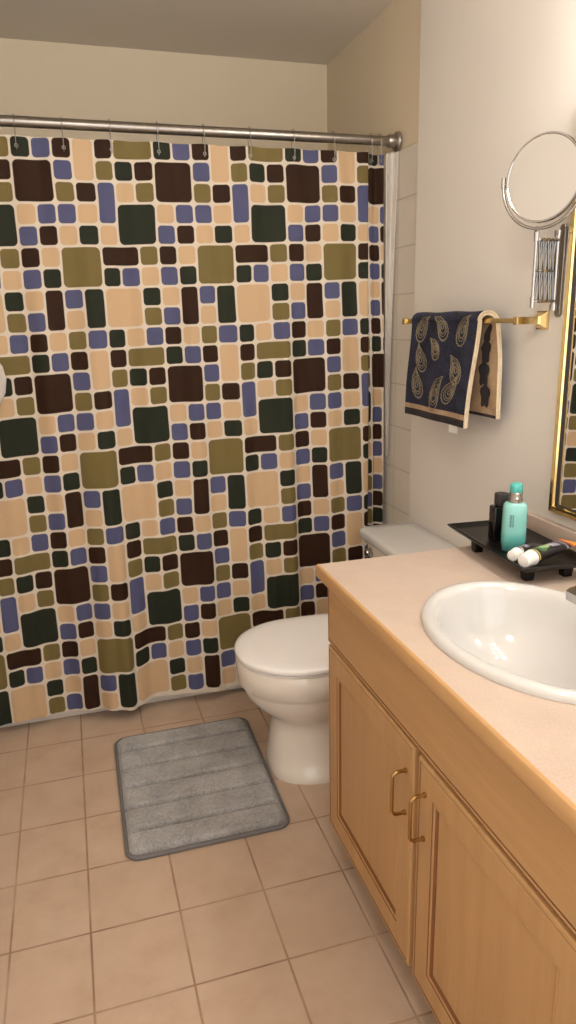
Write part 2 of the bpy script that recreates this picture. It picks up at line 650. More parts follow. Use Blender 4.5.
# plan path: front layer then a tucked fold at the right end
front_n = 330
path = []
xL0, xF = XL + 0.014, 1.010
for i in range(front_n + 1):
    x = xL0 + (xF - xL0) * i / front_n
    path.append((x, 0.0, (x + 0.095) / 0.0587))
arc = (xF + 0.095)
back = [(1.0135, 0.004), (1.0145, 0.010), (1.011, 0.018), (1.000, 0.024), (0.985, 0.028), (0.972, 0.034), (0.966, 0.043), (0.970, 0.052), (0.985, 0.056),
        (1.005, 0.052), (1.018, 0.046), (1.028, 0.040), (1.034, 0.038), (1.040, 0.042), (1.046, 0.052), (1.052, 0.057), (1.060, 0.052), (1.068, 0.042), (1.074, 0.036), (1.079, 0.034)]
px, py = xF, 0.0
for (bx, by) in back:
    arc += math.hypot(bx - px, by - py)
    px, py = bx, by
    path.append((bx, by, arc / 0.0587))
bm = bmesh.new()
uvl = bm.loops.layers.uv.new('UVMap')
nz = 150
def fu(x, d):
    return 1.6901 + 17.3817 * x + 0.1337 * d - 0.5986 * x * d - 0.0236 * d * d - 0.5441 * x * x


def fv(x, d):
    return 0.072 + 0.3226 * x + 16.787 * d + 0.1065 * x * d - 0.6478 * d * d - 0.018 * x * x


grid = []
for j in range(nz + 1):
    t = j / nz
    z = TOPZ + (BOTZ - TOPZ) * t
    row = []
    for i, (x, dy, u) in enumerate(path):
        sx = 0.020 * t * smooth01((x - 0.4) / 0.4)
        sx -= 0.012 * t * smooth01((0.35 - x) / 0.35)
        xx = x + sx
        if i > front_n:
            xx += 0.013 * t * smooth01((i - front_n - 6) / 8)
        yo = cloth_off(x if i <= front_n else xF, z)
        # slight scallop of the top edge between hooks
        ph = min(abs(x - h) for h in HOOKX)
        sag = 0.0018 * smooth01(ph / 0.07) * math.exp(-t * 20)
        hem = 0.004 * sin(x * 9) * t
        d = 1.912 - z
        xq = min(xx, xF + 0.02 * t)
        uu = fu(xq, d) + max(0.0, u - (xF + 0.095) / 0.0587)
        row.append((bm.verts.new((xx, YC + dy * (0.75 + 0.25 * t) + yo, z - sag + hem)), uu, min(fv(xq, d), 29.0)))
    grid.append(row)
for j in range(nz):
    for i in range(len(path) - 1):
        q = [grid[j][i], grid[j][i + 1], grid[j + 1][i + 1], grid[j + 1][i]]
        f = bm.faces.new([a[0] for a in q])
        for lp, a in zip(f.loops, q):
            lp[uvl].uv = (a[1] + 70, a[2] + 10)
cur = obj('shower_curtain', bm, M_curt, None, angle=180,
          label='shower curtain printed with brown, green, blue, olive and tan rounded squares', cat='curtain')

# grommet + hooks
hook0 = None
for i, hx in enumerate(HOOKX):
    if hook0 is None:
        hook0 = thing('curtain_hook', (hx, YC, TOPZ - 0.03), 'thin metal wire hook holding the patterned curtain on the rod', 'curtain hook', 'hooks along the shower rod')
        bm = bmesh.new()
        r = 0.0178
        pts = []
        for k in range(13):
            a = radians(-20 + 220 * k / 12)
            pts.append((hx, RY + r * cos(a), RZ + r * sin(a) * 1.12))
        pts += [(hx, RY - 0.019, RZ - 0.024), (hx, YC - 0.016, TOPZ - 0.006), (hx, YC - 0.014, TOPZ - 0.026), (hx, YC - 0.009, TOPZ - 0.036),
                (hx, YC + 0.002, TOPZ - 0.038), (hx, YC + 0.011, TOPZ - 0.030), (hx, YC + 0.013, TOPZ - 0.012), (hx, YC + 0.019, RZ - 0.022)]
        tube(bm, pts, 0.0011, 8, closed=True)
        obj('wire_loop', bm, M_nickel, hook0)
        bm = bmesh.new()
        tube(bm, [(hx + 0.0045 * cos(a), YC - 0.0085, TOPZ - 0.028 + 0.0045 * sin(a)) for a in [2 * pi * k / 16 for k in range(16)]], 0.0010, 6, closed=True)
        obj('eyelet', bm, M_nickel, hook0)
    else:
        h = hook0.copy(); C.objects.link(h)
        h.location = (hx + 0.008, YC, TOPZ - 0.03)
        if i >= 10:
            h.location = (hx + (0.006 if i == 11 else 0.002), YC + (0.0 if i == 10 else 0.0), TOPZ - 0.03)
        for ch in list(hook0.children):
            c = ch.copy(); C.objects.link(c); c.parent = h

# clear liner edge between curtain and tile
bm = bmesh.new()
grid = []
NZ, NX = 60, 26
for j in range(NZ + 1):
    t = j / NZ
    z = 1.916 - 1.02 * t
    xr = 1.1165 - 0.009 * smooth01(t / 0.8)
    xl = 1.0835 + 0.032 * (1.914 - z) / 1.861
    row = []
    for i in range(NX + 1):
        s = i / NX
        x = xl + (xr - xl) * s
        y = 2.402 + 0.006 * sin(s * 13 + t * 1.5) - 0.030 * s * (1 - t)
        row.append(bm.verts.new((x, y, z)))
    grid.append(row)
for j in range(NZ):
    for i in range(NX):
        bm.faces.new((grid[j][i], grid[j][i + 1], grid[j + 1][i + 1], grid[j + 1][i]))
obj('shower_liner', bm, M_liner, None, angle=180, label='clear frosted liner hanging at the right end of the rod beside wall tiles', cat='curtain')

# small white terry bundle at the left edge
bm = bmesh.new()
lathe(bm, [(0.0, -0.098), (0.030, -0.093), (0.058, -0.075), (0.078, -0.04), (0.085, 0.0), (0.079, 0.038), (0.060, 0.068), (0.032, 0.086), (0.008, 0.093), (0.004, 0.10)], (-0.258, 2.275, 1.236), 32)
for v in bm.verts:
    d = v.co - Vector((-0.258, 2.275, 1.236))
    a = math.atan2(d.y, d.x)
    v.co += Vector((d.x, d.y, 0)) * 0.03 * sin(6 * a)
puff = thing('bath_sponge', (-0.262, 2.275, 1.13), 'white rounded bath sponge cut off by the left edge, in front of the curtain', 'sponge')
obj('sponge_body', bm, M_wtowel, puff, angle=180)
bm = bmesh.new()
tube(bm, [(-0.262, 2.275, 1.31), (-0.264, 2.31, 1.60), (-0.262, RY - 0.021, RZ - 0.02), (-0.262, RY - 0.0175, RZ + 0.006), (-0.262, RY - 0.006, RZ + 0.0185), (-0.262, RY + 0.010, RZ + 0.0165), (-0.262, RY + 0.018, RZ - 0.004)], 0.0016, 8)
obj('cord', bm, M_wtowel, puff)

# ------------------------------------------------------------------- toilet
TY = 1.958
toilet = thing('toilet', (0.72, TY, 0), 'white close-coupled toilet with closed lid between vanity and curtain', 'toilet')


def sect(z, xf, xb, b, n=2.2, nb=None, N=56, xm=None):
    """plan ring: front tip xf, back xb, half width b; superellipse with its widest point at xm"""
    if xm is None:
        xm = (xf + xb) / 2
    nb = nb or n
    pts = []
    for k in range(N):
        a = 2 * pi * k / N
        c, s = cos(a), sin(a)
        e = n if c < 0 else nb
        rx = (xm - xf) if c < 0 else (xb - xm)
        x = xm + math.copysign(abs(c) ** (2 / e), c) * rx
        y = TY + math.copysign(abs(s) ** (2 / e), s) * b
        pts.append((x, y, z))
    return pts


bm = bmesh.new()
rings = [sect(0.0, .502, .95, .143, 2.8, 4), sect(.014, .501, .95, .144, 2.8, 4), sect(.03, .504, .95, .134, 2.7, 4), sect(.08, .511, .94, .126, 2.6, 4),
         sect(.14, .517, .93, .120, 2.5, 4), sect(.180, .519, .93, .118, 2.4, 4), sect(.200, .510, .93, .124, 2.3, 4, xm=.68), sect(.218, .484, .93, .138, 2.2, 4, xm=.66),
         sect(.245, .458, .93, .156, 2.1, 4, xm=.64), sect(.275, .437, .93, .170, 2.1, 4, xm=.63), sect(.30, .428, .93, .177, 2.1, 4, xm=.63),
         sect(.306, .427, .93, .178, 2.1, 4, xm=.63), sect(.311, .419, .93, .184, 2.1, 4, xm=.63),
         sect(.35, .414, .93, .187, 2.1, 4, xm=.63), sect(.383, .414, .93, .187, 2.1, 4, xm=.63), sect(.389, .418, .93, .183, 2.1, 4, xm=.63),
         sect(.389, .47, .80, .13, 2.1, 3, xm=.63), sect(.32, .50, .76, .10, 2.1, 3, xm=.63)]
loft(bm, rings)
obj('bowl', bm, M_porc_t, toilet, angle=50)
bm = bmesh.new()
rings = [sect(.3905, .422, .866, .180, 2.1, 3.2, xm=.63), sect(.391, .417, .870, .184, 2.1, 3.2, xm=.63), sect(.397, .416, .870, .185, 2.1, 3.2, xm=.63), sect(.3995, .420, .868, .181, 2.1, 3.2, xm=.63)]
loft(bm, rings)
obj('seat', bm, M_lid, toilet, angle=60)
bm = bmesh.new()
rings = [sect(.4025, .418, .866, .186, 2.1, 3.2, xm=.63), sect(.4035, .412, .872, .192, 2.1, 3.2, xm=.63), sect(.411, .410, .874, .194, 2.1, 3.2, xm=.63), sect(.4185, .414, .871, .190, 2.1, 3.2, xm=.63),
         sect(.4225, .428, .862, .178, 2.1, 3.2, xm=.63), sect(.4245, .46, .84, .15, 2.1, 3, xm=.63), sect(.4255, .55, .77, .08, 2.1, 3, xm=.65)]
loft(bm, rings)
obj('lid', bm, M_lid, toilet, angle=60)
for dy in (-0.075, 0.075):
    bm = bmesh.new()
    lathe(bm, [(0.0, -.014), (.012, -.014), (.013, 0), (.012, .014), (0.0, .014)], (0.878, TY + dy, .408), 20, 'y')
    obj('hinge', bm, M_lid, toilet)
# tank
bm = bmesh.new()
y0, y1 = TY - .190, TY + .210
rings = [rrect(.945, XW - .008, y0 + .03, y1 - .03, .03, .389), rrect(.935, XW - .006, y0 + .012, y1 - .012, .035, .42),
         rrect(.918, XW - .006, y0, y1, .035, .65), rrect(.918, XW - .006, y0, y1, .035, .666)]
loft(bm, rings)
tank = obj('tank', bm, M_porc_t, toilet, angle=50)
bm = bmesh.new()
y0, y1 = TY - .206, TY + .228
rings = [rrect(.908, XW - .003, y0 + .006, y1 - .006, .03, .664), rrect(.897, XW - .0015, y0, y1, .032, .672), rrect(.896, XW - .0015, y0, y1, .032, .693),
         rrect(.900, XW - .003, y0 + .004, y1 - .004, .030, .700), rrect(.915, XW - .010, y0 + .012, y1 - .012, .026, .7035), rrect(.96, XW - .05, y0 + .06, y1 - .06, .02, .7045)]
loft(bm, rings)
obj('tank_lid', bm, M_porc, toilet, angle=60)
bm = bmesh.new()
ly, lz, lx = TY + .156, .628, .921
lathe(bm, [(0.0, -.022), (.012, -.021), (.015, -.014), (.015, -.006), (.018, -.004), (.018, .004)], (lx, ly, lz), 24, 'x')
tube(bm, [(lx - .016, ly, lz), (lx - .021, ly - .02, lz + .001), (lx - .022, ly - .065, lz - .006)], [.006, .0055, .007], 12)
obj('flush_lever', bm, M_chrome, toilet)

# --------------------------------------------------------------- bath mat
bm = bmesh.new()
x0, x1, y0, y1 = .031, .496, 1.660, 2.264


def mat_ring(ins, z, r):
    pts = []
    for (x, y, zz) in rrect(x0 + ins, x1 - ins, y0 + ins, y1 - ins, r, z, 8):
        tt = (y - y0) / (y1 - y0)
        # a touch of shear: right edge leans outward further away
        pts.append((x + 0.006 * (tt - .5) + (x > .25) * 0.004 * (tt - .5), y - 0.002 * ((x - x0) / (x1 - x0)), zz))
    return pts


rings = [mat_ring(.002, .001, .038), mat_ring(0, .004, .04), mat_ring(0, .009, .04), mat_ring(.003, .0125, .038), mat_ring(.009, .0125, .033), mat_ring(.011, .009, .03)]
loft(bm, rings)
root = thing('bath_mat', (0.26, 1.96, 0), 'grey plush bath mat with rounded corners on the tile floor', 'bath mat')
obj('binding', bm, M_bind, root, angle=60)
bm = bmesh.new()
nx, ny = 60, 150
grid = []
for j in range(ny + 1):
    row = []
    for i in range(nx + 1):
        u, v = i / nx, j / ny
        ins = .0095
        X0, X1, Y0, Y1 = x0 + ins, x1 - ins, y0 + ins, y1 - ins
        x = X0 + (X1 - X0) * u
        y = Y0 + (Y1 - Y0) * v
        # pull corners round
        r = .034
        cx = min(max(x, X0 + r), X1 - r)
        cy = min(max(y, Y0 + r), Y1 - r)
        dx, dy = x - cx, y - cy
        if dx and dy:
            m = max(abs(dx), abs(dy)); l = math.hypot(dx, dy)
            x, y = cx + dx * m / l, cy + dy * m / l
            dx, dy = x - cx, y - cy
        edge = min(r - math.hypot(dx, dy) if (dx or dy) else r, x - X0 if not dy else r, X1 - x if not dy else r, y - Y0 if not dx else r, Y1 - y if not dx else r)
        e = smooth01(edge / .016)
        # six stitched channels across the mat
        g = 1.0
        for k in range(1, 6):
            gy = y0 + (y1 - y0) * (k / 6.0)
            g = min(g, smooth01(abs(y - gy) / .014))
        z = .0095 + .0135 * e * (0.12 + 0.88 * g) + 0.0008 * random.random() * e
        tt = (y - y0) / (y1 - y0)
        row.append(bm.verts.new((x + 0.006 * (tt - .5) + .004 * (tt - .5) * u, y - .002 * u, z)))
    grid.append(row)
for j in range(ny):
    for i in range(nx):
        bm.faces.new((grid[j][i], grid[j][i + 1], grid[j + 1][i + 1], grid[j + 1][i]))
obj('pile', bm, M_mat, root, angle=180)

# ------------------------------------------------------------------ vanity
VX, VY0, VY1 = .552, .255, 1.530       # door face, near end, far end
CZ = .824
van = thing('vanity_cabinet', (0.83, 0.9, 0), 'honey maple bathroom vanity cabinet with two panelled doors under the counter', 'cabinet')
bm = bmesh.new()
fx = VX + .018                          # face frame front
box(bm, fx, XW - .001, VY1 - .018, VY1 - .001, .10, .793)
box(bm, fx, XW - .001, VY0, VY0 + .018, .10, .793)
box(bm, fx, XW - .001, VY0, VY1 - .001, .10, .116)
box(bm, XW - .012, XW - .001, VY0, VY1 - .001, .10, .793)
obj('carcass', bm, [M_woodv], van, smooth=False)
bm = bmesh.new()
for (a, b, c, d) in ((VY0, VY1, .10, .125), (VY0, VY1, .600, .640), (VY0, VY1, .775, .793)):
    box(bm, fx - .001, fx + .018, a, b, c, d)
for (a, b) in ((VY0, VY0 + .03), (1.030, 1.064), (.535, .575), (VY1 - .03, VY1)):
    box(bm, fx - .0012, fx + .018, a, b, .10, .793)
obj('face_frame', bm, [M_woodh], van, smooth=False)
bm = bmesh.new()
box(bm, .640, .655, VY0 + .01, VY1 - .02, 0, .10)
box(bm, .655, XW - .001, VY1 - .035, VY1 - .02, 0, .10)
obj('toe_kick', bm, [M_kick], van, smooth=False)


def panel_door(name, ya, yb, za, zb, parent, stile=.058, framed=True, mat=None):
    """door in the plane x = VX; loft rectangles from the outer edge to the recessed panel"""
    bm = bmesh.new()
    steps = [(0, .018), (0, .003), (.0015, .0008), (.004, 0), (.0075, .0), (.0085, .0014), (.0105, .0014), (.0115, 0)]
    groove = {5, 6}
    if framed:
        s = stile
        steps += [(s, 0), (s + .0012, .0020), (s + .0030, .0022), (s + .0060, .0010), (s + .0085, .0022), (s + .0105, .0068), (s + .0135, .0072), (s + .0155, .0062)]
        groove |= {9, 14, 13}
    prev = None
    for i, (ins, d) in enumerate(steps):
        x = VX + d
        vs = [bm.verts.new((x, y, z)) for y, z in ((ya + ins, za + ins), (yb - ins, za + ins), (yb - ins, zb - ins), (ya + ins, zb - ins))]
        if prev:
            for k in range(4):
                f = bm.faces.new((prev[k], prev[(k + 1) % 4], vs[(k + 1) % 4], vs[k]))
                f.material_index = 1 if i in groove else 0
        else:
            bm.faces.new(vs)
        prev = vs
    bm.faces.new(prev)
    return obj(name, bm, [mat or M_woodv, M_groove], parent, smooth=False)


def pull(y, z0, z1, parent):
    bm = bmesh.new()
    out = .030
    r = .012
    pts = [(VX + .001, y, z1)]
    pts += [(VX - out + r, y, z1)]
    for k in range(1, 6):
        a = radians(90 * k / 6)
        pts.append((VX - out + r - r * sin(a), y, z1 - r + r * cos(a)))
    for k in range(0, 6):
        a = radians(90 * k / 6)
        pts.append((VX - out + r - r * cos(a), y, z0 + r - r * sin(a)))
    pts += [(VX - out + r, y, z0), (VX + .001, y, z0)]
    tube(bm, pts, .0037, 12)
    for z in (z0, z1):
        lathe(bm, [(.0052, -.004), (.0055, -.001), (.005, 0.001)], (VX, y, z), 16, 'x')
    return obj('handle', bm, M_brass_dull, parent)


d1 = panel_door('door', 1.060, 1.526, .106, .616, van)
pull(1.088, .456, .550, d1)
d2 = panel_door('door', .570, 1.042, .106, .612, van)
pull(1.010, .456, .550, d2)
d3 = panel_door('door', .262, .545, .106, .612, van)
pull(.515, .447, .543, d3)
panel_door('false_drawer_front', .570, 1.5295, .624, .792, van, framed=False, mat=M_woodh)
panel_door('false_drawer_front', .262, .560, .624, .792, van, framed=False, mat=M_woodh)

# countertop with an oval cut-out
SX, SY, SA, SB = .777, 1.025, .194, .259
ctop = thing('countertop', (0.83, 0.9, .793), 'pale pink-beige laminate vanity countertop with maple front edging', 'countertop')
cx0, cx1, cy0, cy1 = .5335, XW - .001, VY0 - .012, VY1 + .004
bm = bmesh.new()
N = 64


def outer_pt(a):
    # project the oval direction to the rounded rectangle outline
    dx, dy = cos(a), sin(a)
    tx = ((cx1 - SX) if dx > 0 else (SX - cx0)) / max(abs(dx), 1e-9)
    ty = ((cy1 - SY) if dy > 0 else (SY - cy0)) / max(abs(dy), 1e-9)
    t = min(tx, ty)
    return SX + dx * t, SY + dy * t


angs = [2 * pi * k / N for k in range(N)]
corner = [math.atan2(y - SY, x - SX) % (2 * pi) for x in (cx0, cx1) for y in (cy0, cy1)]
for c in corner:
    k = min(range(N), key=lambda i: abs(angs[i] - c))
    angs[k] = c
angs.sort()
hole = [(SX + (SA - .012) * cos(a), SY + (SB - .012) * sin(a)) for a in angs]
outr = [outer_pt(a) for a in angs]
r1 = [(x, y, .795) for x, y in hole]
r2 = [(x, y, CZ) for x, y in hole]
r3 = [(x, y, CZ) for x, y in outr]
r4 = [(x, y, .795) for x, y in outr]
loft(bm, [r1, r2, r3, r4, r1], False, False)
bmesh.ops.remove_doubles(bm, verts=bm.verts[:], dist=1e-6)
obj('laminate_top', bm, M_lam, ctop, smooth=False)
bm = bmesh.new()
# edging profile swept along the front and rounded at the far corner
prof = [(0.0, CZ), (-.003, CZ + .0004), (-.0065, CZ - .0015), (-.0085, CZ - .005), (-.0085, CZ - .027), (-.0065, CZ - .031), (0.0, CZ - .031)]
pathp = [((cx0, cy0), (-1, 0)), ((cx0, cy1 - .001), (-1, 0))]
rings = []
for (x, y), (nx_, ny_) in pathp:
    rings.append([(x - nx_ * d * 1.0, y, z) if False else (x + d, y, z) for d, z in prof])
tipn = 6
for k in range(1, tipn + 1):
    a = radians(90 * k / tipn)
    rings.append([(cx0 + d * cos(a), cy1 - .001 - d * sin(a), z) for d, z in prof])
loft(bm, rings)
obj('edging', bm, M_edge, ctop, angle=30)
bm = bmesh.new()
box(bm, XW - .020, XW - .001, cy0, cy1, CZ, .900, .0025, 2)
obj('backsplash', bm, M_lam, ctop, angle=30)

# sink
sink = thing('sink', (SX, SY, CZ), 'white oval drop-in porcelain sink set in the beige countertop', 'sink')


def oval(a, b, z, N=72, ox=0.0, oy=0.0):
    return [(SX + ox + a * cos(2 * pi * k / N), SY + oy + b * sin(2 * pi * k / N), z) for k in range(N)]


bm = bmesh.new()
A, B = SA, SB
ins = [(0, .8245), (0, .829), (.0015, .8335), (.005, .8375), (.010, .8395), (.018, .8395), (.024, .8375), (.029, .833), (.033, .826), (.038, .812),
       (.046, .785), (.058, .755), (.075, .728), (.098, .706), (.125, .693), (.150, .687), (.168, .685), (.176, .683)]
rings = []
for i, z in ins:
    k = 1 + (0.012 if False else 0)
    bx = max(.020, B - i * (1 + .33 * max(0, (i - .04)) / .136))
    ox = .012 * smooth01((i - .01) / .02) * 0
    rings.append(oval(max(.020, A - i), bx, z))
rings.append(oval(.020, .020, .670))
rings_out = [oval(A - .014, B - .014, .8245), oval(A - .030, B - .030, .80), oval(A - .045, B - .045, .76), oval(A - .075, B - .08, .715), oval(A - .12, B - .15, .685), oval(.035, .035, .668), oval(.026, .026, .66)]
loft(bm, rings_out[::-1] + rings, False, False)
obj('basin', bm, M_porc, sink, angle=60)
bm = bmesh.new()
lathe(bm, [(0.0, .686), (.008, .686), (.0125, .6855), (.0135, .684), (.0135, .6825), (.019, .6845), (.0205, .6865), (.0225, .6865), (.0235, .684)], (SX, SY, 0), 32)
obj('drain', bm, M_chrome, sink)

# faucet
FY = 1.036
fau = thing('faucet', (1.02, FY, CZ), 'squared chrome faucet behind the oval sink at the right edge', 'faucet')
bm = bmesh.new()
loft(bm, [rrect(.985, 1.045, FY - .08, FY + .075, .012, CZ), rrect(.985, 1.045, FY - .08, FY + .075, .012, CZ + .010), rrect(.989, 1.041, FY - .076, FY + .071, .011, CZ + .014)])
obj('base_plate', bm, M_chrome, fau, angle=30)
bm = bmesh.new()
yy0, yy1 = FY - .019, FY + .019
prof = [(1.035, .838), (1.035, .908), (1.015, .921), (.860, .896), (.853, .891), (.854, .874), (.859, .872), (.985, .878), (.995, .872), (.995, .838)]
rings = [[(x, yy0 + .003 if e else yy0, z) for x, z in prof] for e in (0,)]
rings = []
for y, s in ((yy0, .94), (yy0 + .0025, 1), (yy1 - .0025, 1), (yy1, .94)):
    cxm = sum(p[0] for p in prof) / len(prof); czm = sum(p[1] for p in prof) / len(prof)
    k = .002 if s < 1 else 0
    rings.append([(x + (k if x < cxm else -k), y, z + (k if z < .88 else -k)) for x, z in prof])
loft(bm, rings)
obj('spout', bm, M_chrome, fau, angle=25)
bm = bmesh.new()
lathe(bm, [(.009, .862), (.011, .862), (.011, .868), (.009, .869)], (.883, FY, 0), 20)
obj('aerator', bm, M_chrome, fau)
for dy in (-.055, .050):
    bm = bmesh.new()
    loft(bm, [rrect(1.002, 1.03, FY + dy - .014, FY + dy + .014, .006, CZ + .013), rrect(1.004, 1.028, FY + dy - .012, FY + dy + .012, .006, CZ + .045), rrect(.985, 1.03, FY + dy - .011, FY + dy + .011, .004, CZ + .047), rrect(.985, 1.03, FY + dy - .011, FY + dy + .011, .004, CZ + .055)])
    obj('handle', bm, M_chrome, fau, angle=30)

# -------------------------------------------------------------------- tray
TA = radians(-3.3)     # plan rotation of the tray
TP = Vector((.884, 1.231, 0))   # near-left corner at the lip


def tl(u, v, z):
    """tray coordinates: u along the short side to the wall, v along the long side away"""
    return (TP.x + u * cos(radians(-4.0)) - v * sin(TA), TP.y + u * sin(radians(-4.0)) + v * cos(TA), z)


TW, TL = .175, .364
TZ = .8705
tray = thing('tray', tl(TW / 2, TL / 2, CZ), 'black rectangular footed tray on the counter corner holding bottles and tubes', 'tray')
bm = bmesh.new()


def trect(ins, z, r=.004):
    pts = rrect(ins, TW - ins, ins, TL - ins, r, z, 4)
    return [tl(a, b, c) for a, b, c in pts]


loft(bm, [trect(.016, TZ - .0165), trect(.003, TZ - .006), trect(0, TZ - .002), trect(.001, TZ), trect(.004, TZ + .0002), trect(.018, TZ - .0075), trect(.03, TZ - .0085)])
obj('tray_top', bm, M_black, tray, angle=25)
for (u, v) in ((.045, .052), (TW - .035, .052), (.035, .262), (TW - .035, .262)):
    bm = bmesh.new()
    pts = [[tl(a, b, z) for a, b, z in rrect(u - w, u + w, v - w, v + w, .003, zz, 3)] for w, zz in ((.0105, CZ + .0003), (.012, CZ + .015), (.012, TZ - .0155))]
    loft(bm, pts)
    obj('foot', bm, M_black, tray, angle=25)
TS = TZ - .0085      # tray floor

# aqua bottle
b0 = Vector((.953, 1.371, TS))
bot = thing('pump_bottle', b0, 'aqua bottle with silver collar and aqua cap standing on the black tray', 'bottle')
Rz = Matrix.Rotation(radians(-24), 4, 'Z')


def rb(hx, hy, r, z, c=b0, R=Rz):
    return [tuple(Vector((c.x, c.y, z)) + (R @ Vector((a, b, 0)))) for a, b, _ in rrect(-hx, hx, -hy, hy, r, 0, 6)]


bm = bmesh.new()
loft(bm, [rb(.022, .017, .012, TS), rb(.0262, .021, .015, TS + .003), rb(.0270, .022, .016, TS + .03), rb(.0266, .0215, .016, TS + .075), rb(.0262, .021, .016, TS + .100), rb(.0252, .020, .016, TS + .109), rb(.022, .0185, .016, TS + .1135), rb(.014, .014, .0135, TS + .1155)])
body = obj('bottle_body', bm, M_aqua, bot, angle=60)
bm = bmesh.new()
# two upright rows of tiny print on the face towards the camera
for k in range(9):
    for q, w in ((0, .0022), (1, .0015)):
        u = -.012 + q * .0055
        zc = TS + .062 + k * .0033
        vs = []
        for (a, b) in ((-w, -.0010), (w, -.0010), (w, .0010), (-w, .0010)):
            p = Rz @ Vector((u + a, -.02185, 0))
            vs.append(bm.verts.new((b0.x + p.x, b0.y + p.y, zc + b)))
        bm.faces.new(vs)
obj('printed_text', bm, M_ink, body, smooth=False)
bm = bmesh.new()
lathe(bm, [(.0155, .1145), (.0160, .116), (.0160, .126), (.0150, .127), (.0150, .138), (.0140, .139), (0, .139)], (b0.x, b0.y, TS), 32)
obj('collar', bm, M_chrome, bot)
bm = bmesh.new()
lathe(bm, [(.0138, .139), (.0145, .140), (.0145, .152), (.0135, .1570), (.010, .1595), (0, .160)], (b0.x, b0.y, TS), 32)
obj('cap', bm, M_aquacap, bot)

# black bottle
c0 = Vector((.972, 1.455, TS))
blk = thing('perfume_bottle', c0, 'black squared bottle with black cap standing behind the aqua bottle', 'bottle')
R2 = Matrix.Rotation(radians(-12), 4, 'Z')
bm = bmesh.new()
loft(bm, [rb(.022, .017, .005, TS, c0, R2), rb(.0235, .0185, .006, TS + .002, c0, R2), rb(.0235, .0185, .006, TS + .081, c0, R2), rb(.022, .017, .006, TS + .0835, c0, R2), rb(.011, .011, .0105, TS + .0855, c0, R2)])
obj('bottle_body', bm, M_blackglass, blk, angle=40)
bm = bmesh.new()
lathe(bm, [(.0115, .0855), (.0115, .0875), (.0165, .0876), (.0170, .089), (.0170, .1135), (.0162, .115), (0, .115)], (c0.x, c0.y, TS), 32)
obj('cap', bm, M_blackm, blk)


# tubes
def squeeze_tube(name, tip, direc, length, r, cap_l, label, body_mat, roll, prints):
    d = Vector(direc).normalized()
    side = d.cross(Vector((0, 0, 1))).normalized()
    up = side.cross(d)
    base = Vector(tip)
    root = thing(name, (tip[0], tip[1], TS), label, 'tube')
    bm = bmesh.new()
    n = 40

    def ring(s, a, b, z0=0.0):
        ctr = base + d * s + up * z0
        return [ctr + side * (cos(t) * a) + up * (sin(t) * b) for t in [2 * pi * k / n for k in range(n)]]
    rings = [ring(0, r * .62, r * .62), ring(.0008, r * .80, r * .80), ring(.002, r * .84, r * .84)]
    for k in range(8):
        s = .004 + (cap_l - .006) * k / 7
        rings.append(ring(s, r * (.85 + .14 * k / 7), r * (.85 + .14 * k / 7)))
    rings += [ring(cap_l - .001, r * 1.0, r * 1.0), ring(cap_l, r * .9, r * .9)]
    # ribs: push alternate verts in
    for q in rings[3:-2]:
        for k in range(n):
            if k % 2:
                c = sum((Vector(p) for p in q), Vector()) / n
                q[k] = q[k] + (c - q[k]) * .035
    loft(bm, rings)
    obj('cap', bm, M_whitep, root, angle=50)
    bm = bmesh.new()
    rings = [ring(cap_l - .0005, r * .7, r * .7), ring(cap_l + .003, r * .92, r * .92)]
    m = 16
    for k in range(m + 1):
        f = k / m
        s = cap_l + .005 + (length - cap_l - .005) * f
        a = r * (0.95 + .42 * smooth01(f))
        b = r * max(.07, (0.95 * (1 - f ** 1.6)))
        rings.append(ring(s, a, b, -(r * .0) * f))
    loft(bm, rings)
    o = obj('tube_body', bm, body_mat, root, angle=60)
    # printed patches wrapped on the body
    for (s0, s1, t0, t1, mt, shape) in prints:
        bm = bmesh.new()
        G = []
        nu, nv = 10, 10
        for i in range(nu + 1):
            row = []
            for j in range(nv + 1):
                u, v = i / nu * 2 - 1, j / nv * 2 - 1
                if shape == 'oval':
                    u, v = u * math.sqrt(1 - v * v / 2), v * math.sqrt(1 - u * u / 2)
                s = (s0 + s1) / 2 + (s1 - s0) / 2 * u
                t = radians((t0 + t1) / 2 + (t1 - t0) / 2 * v)
                f = max(0, (s - cap_l - .005) / (length - cap_l - .005))
                a = r * (0.95 + .42 * smooth01(f)) + .0004
                b = r * max(.07, (0.95 * (1 - f ** 1.6))) + .0004
                row.append(bm.verts.new(base + d * s + side * cos(t) * a + up * sin(t) * b))
            G.append(row)
        for i in range(nu):
            for j in range(nv):
                bm.faces.new((G[i][j], G[i + 1][j], G[i + 1][j + 1], G[i][j + 1]))
        obj('printed_mark', bm, mt, o, angle=180)
    return root


TLIP = TZ
squeeze_tube('toothpaste_tube', (.897, 1.249, TS + .0181), (.90, .36, .04), .178, .0178, .033,
             'black tube with green print, white ribbed cap and orange end, lying on tray', M_tube1, 0,
             [(.046, .078, 40, 150, M_leaf, 'oval'), (.060, .092, 60, 120, M_leafl, 'oval'), (.036, .040, -10, 170, M_goldp, 'rect'), (.036, .058, 150, 172, M_goldp, 'oval'), (.044, .072, 172, 196, M_blue, 'oval'),
              (.095, .125, 60, 110, M_lil, 'rect'), (.080, .090, 100, 150, M_leaf, 'oval')])
squeeze_tube('squeeze_tube', (.898, 1.292, TS + .0158), (.88, .44, .0), .120, .0152, .024,
             'smaller dark tube with white cap lying behind the green-printed tube', M_tube2, 0,
             [(.045, .06, 60, 120, M_lil, 'rect')])

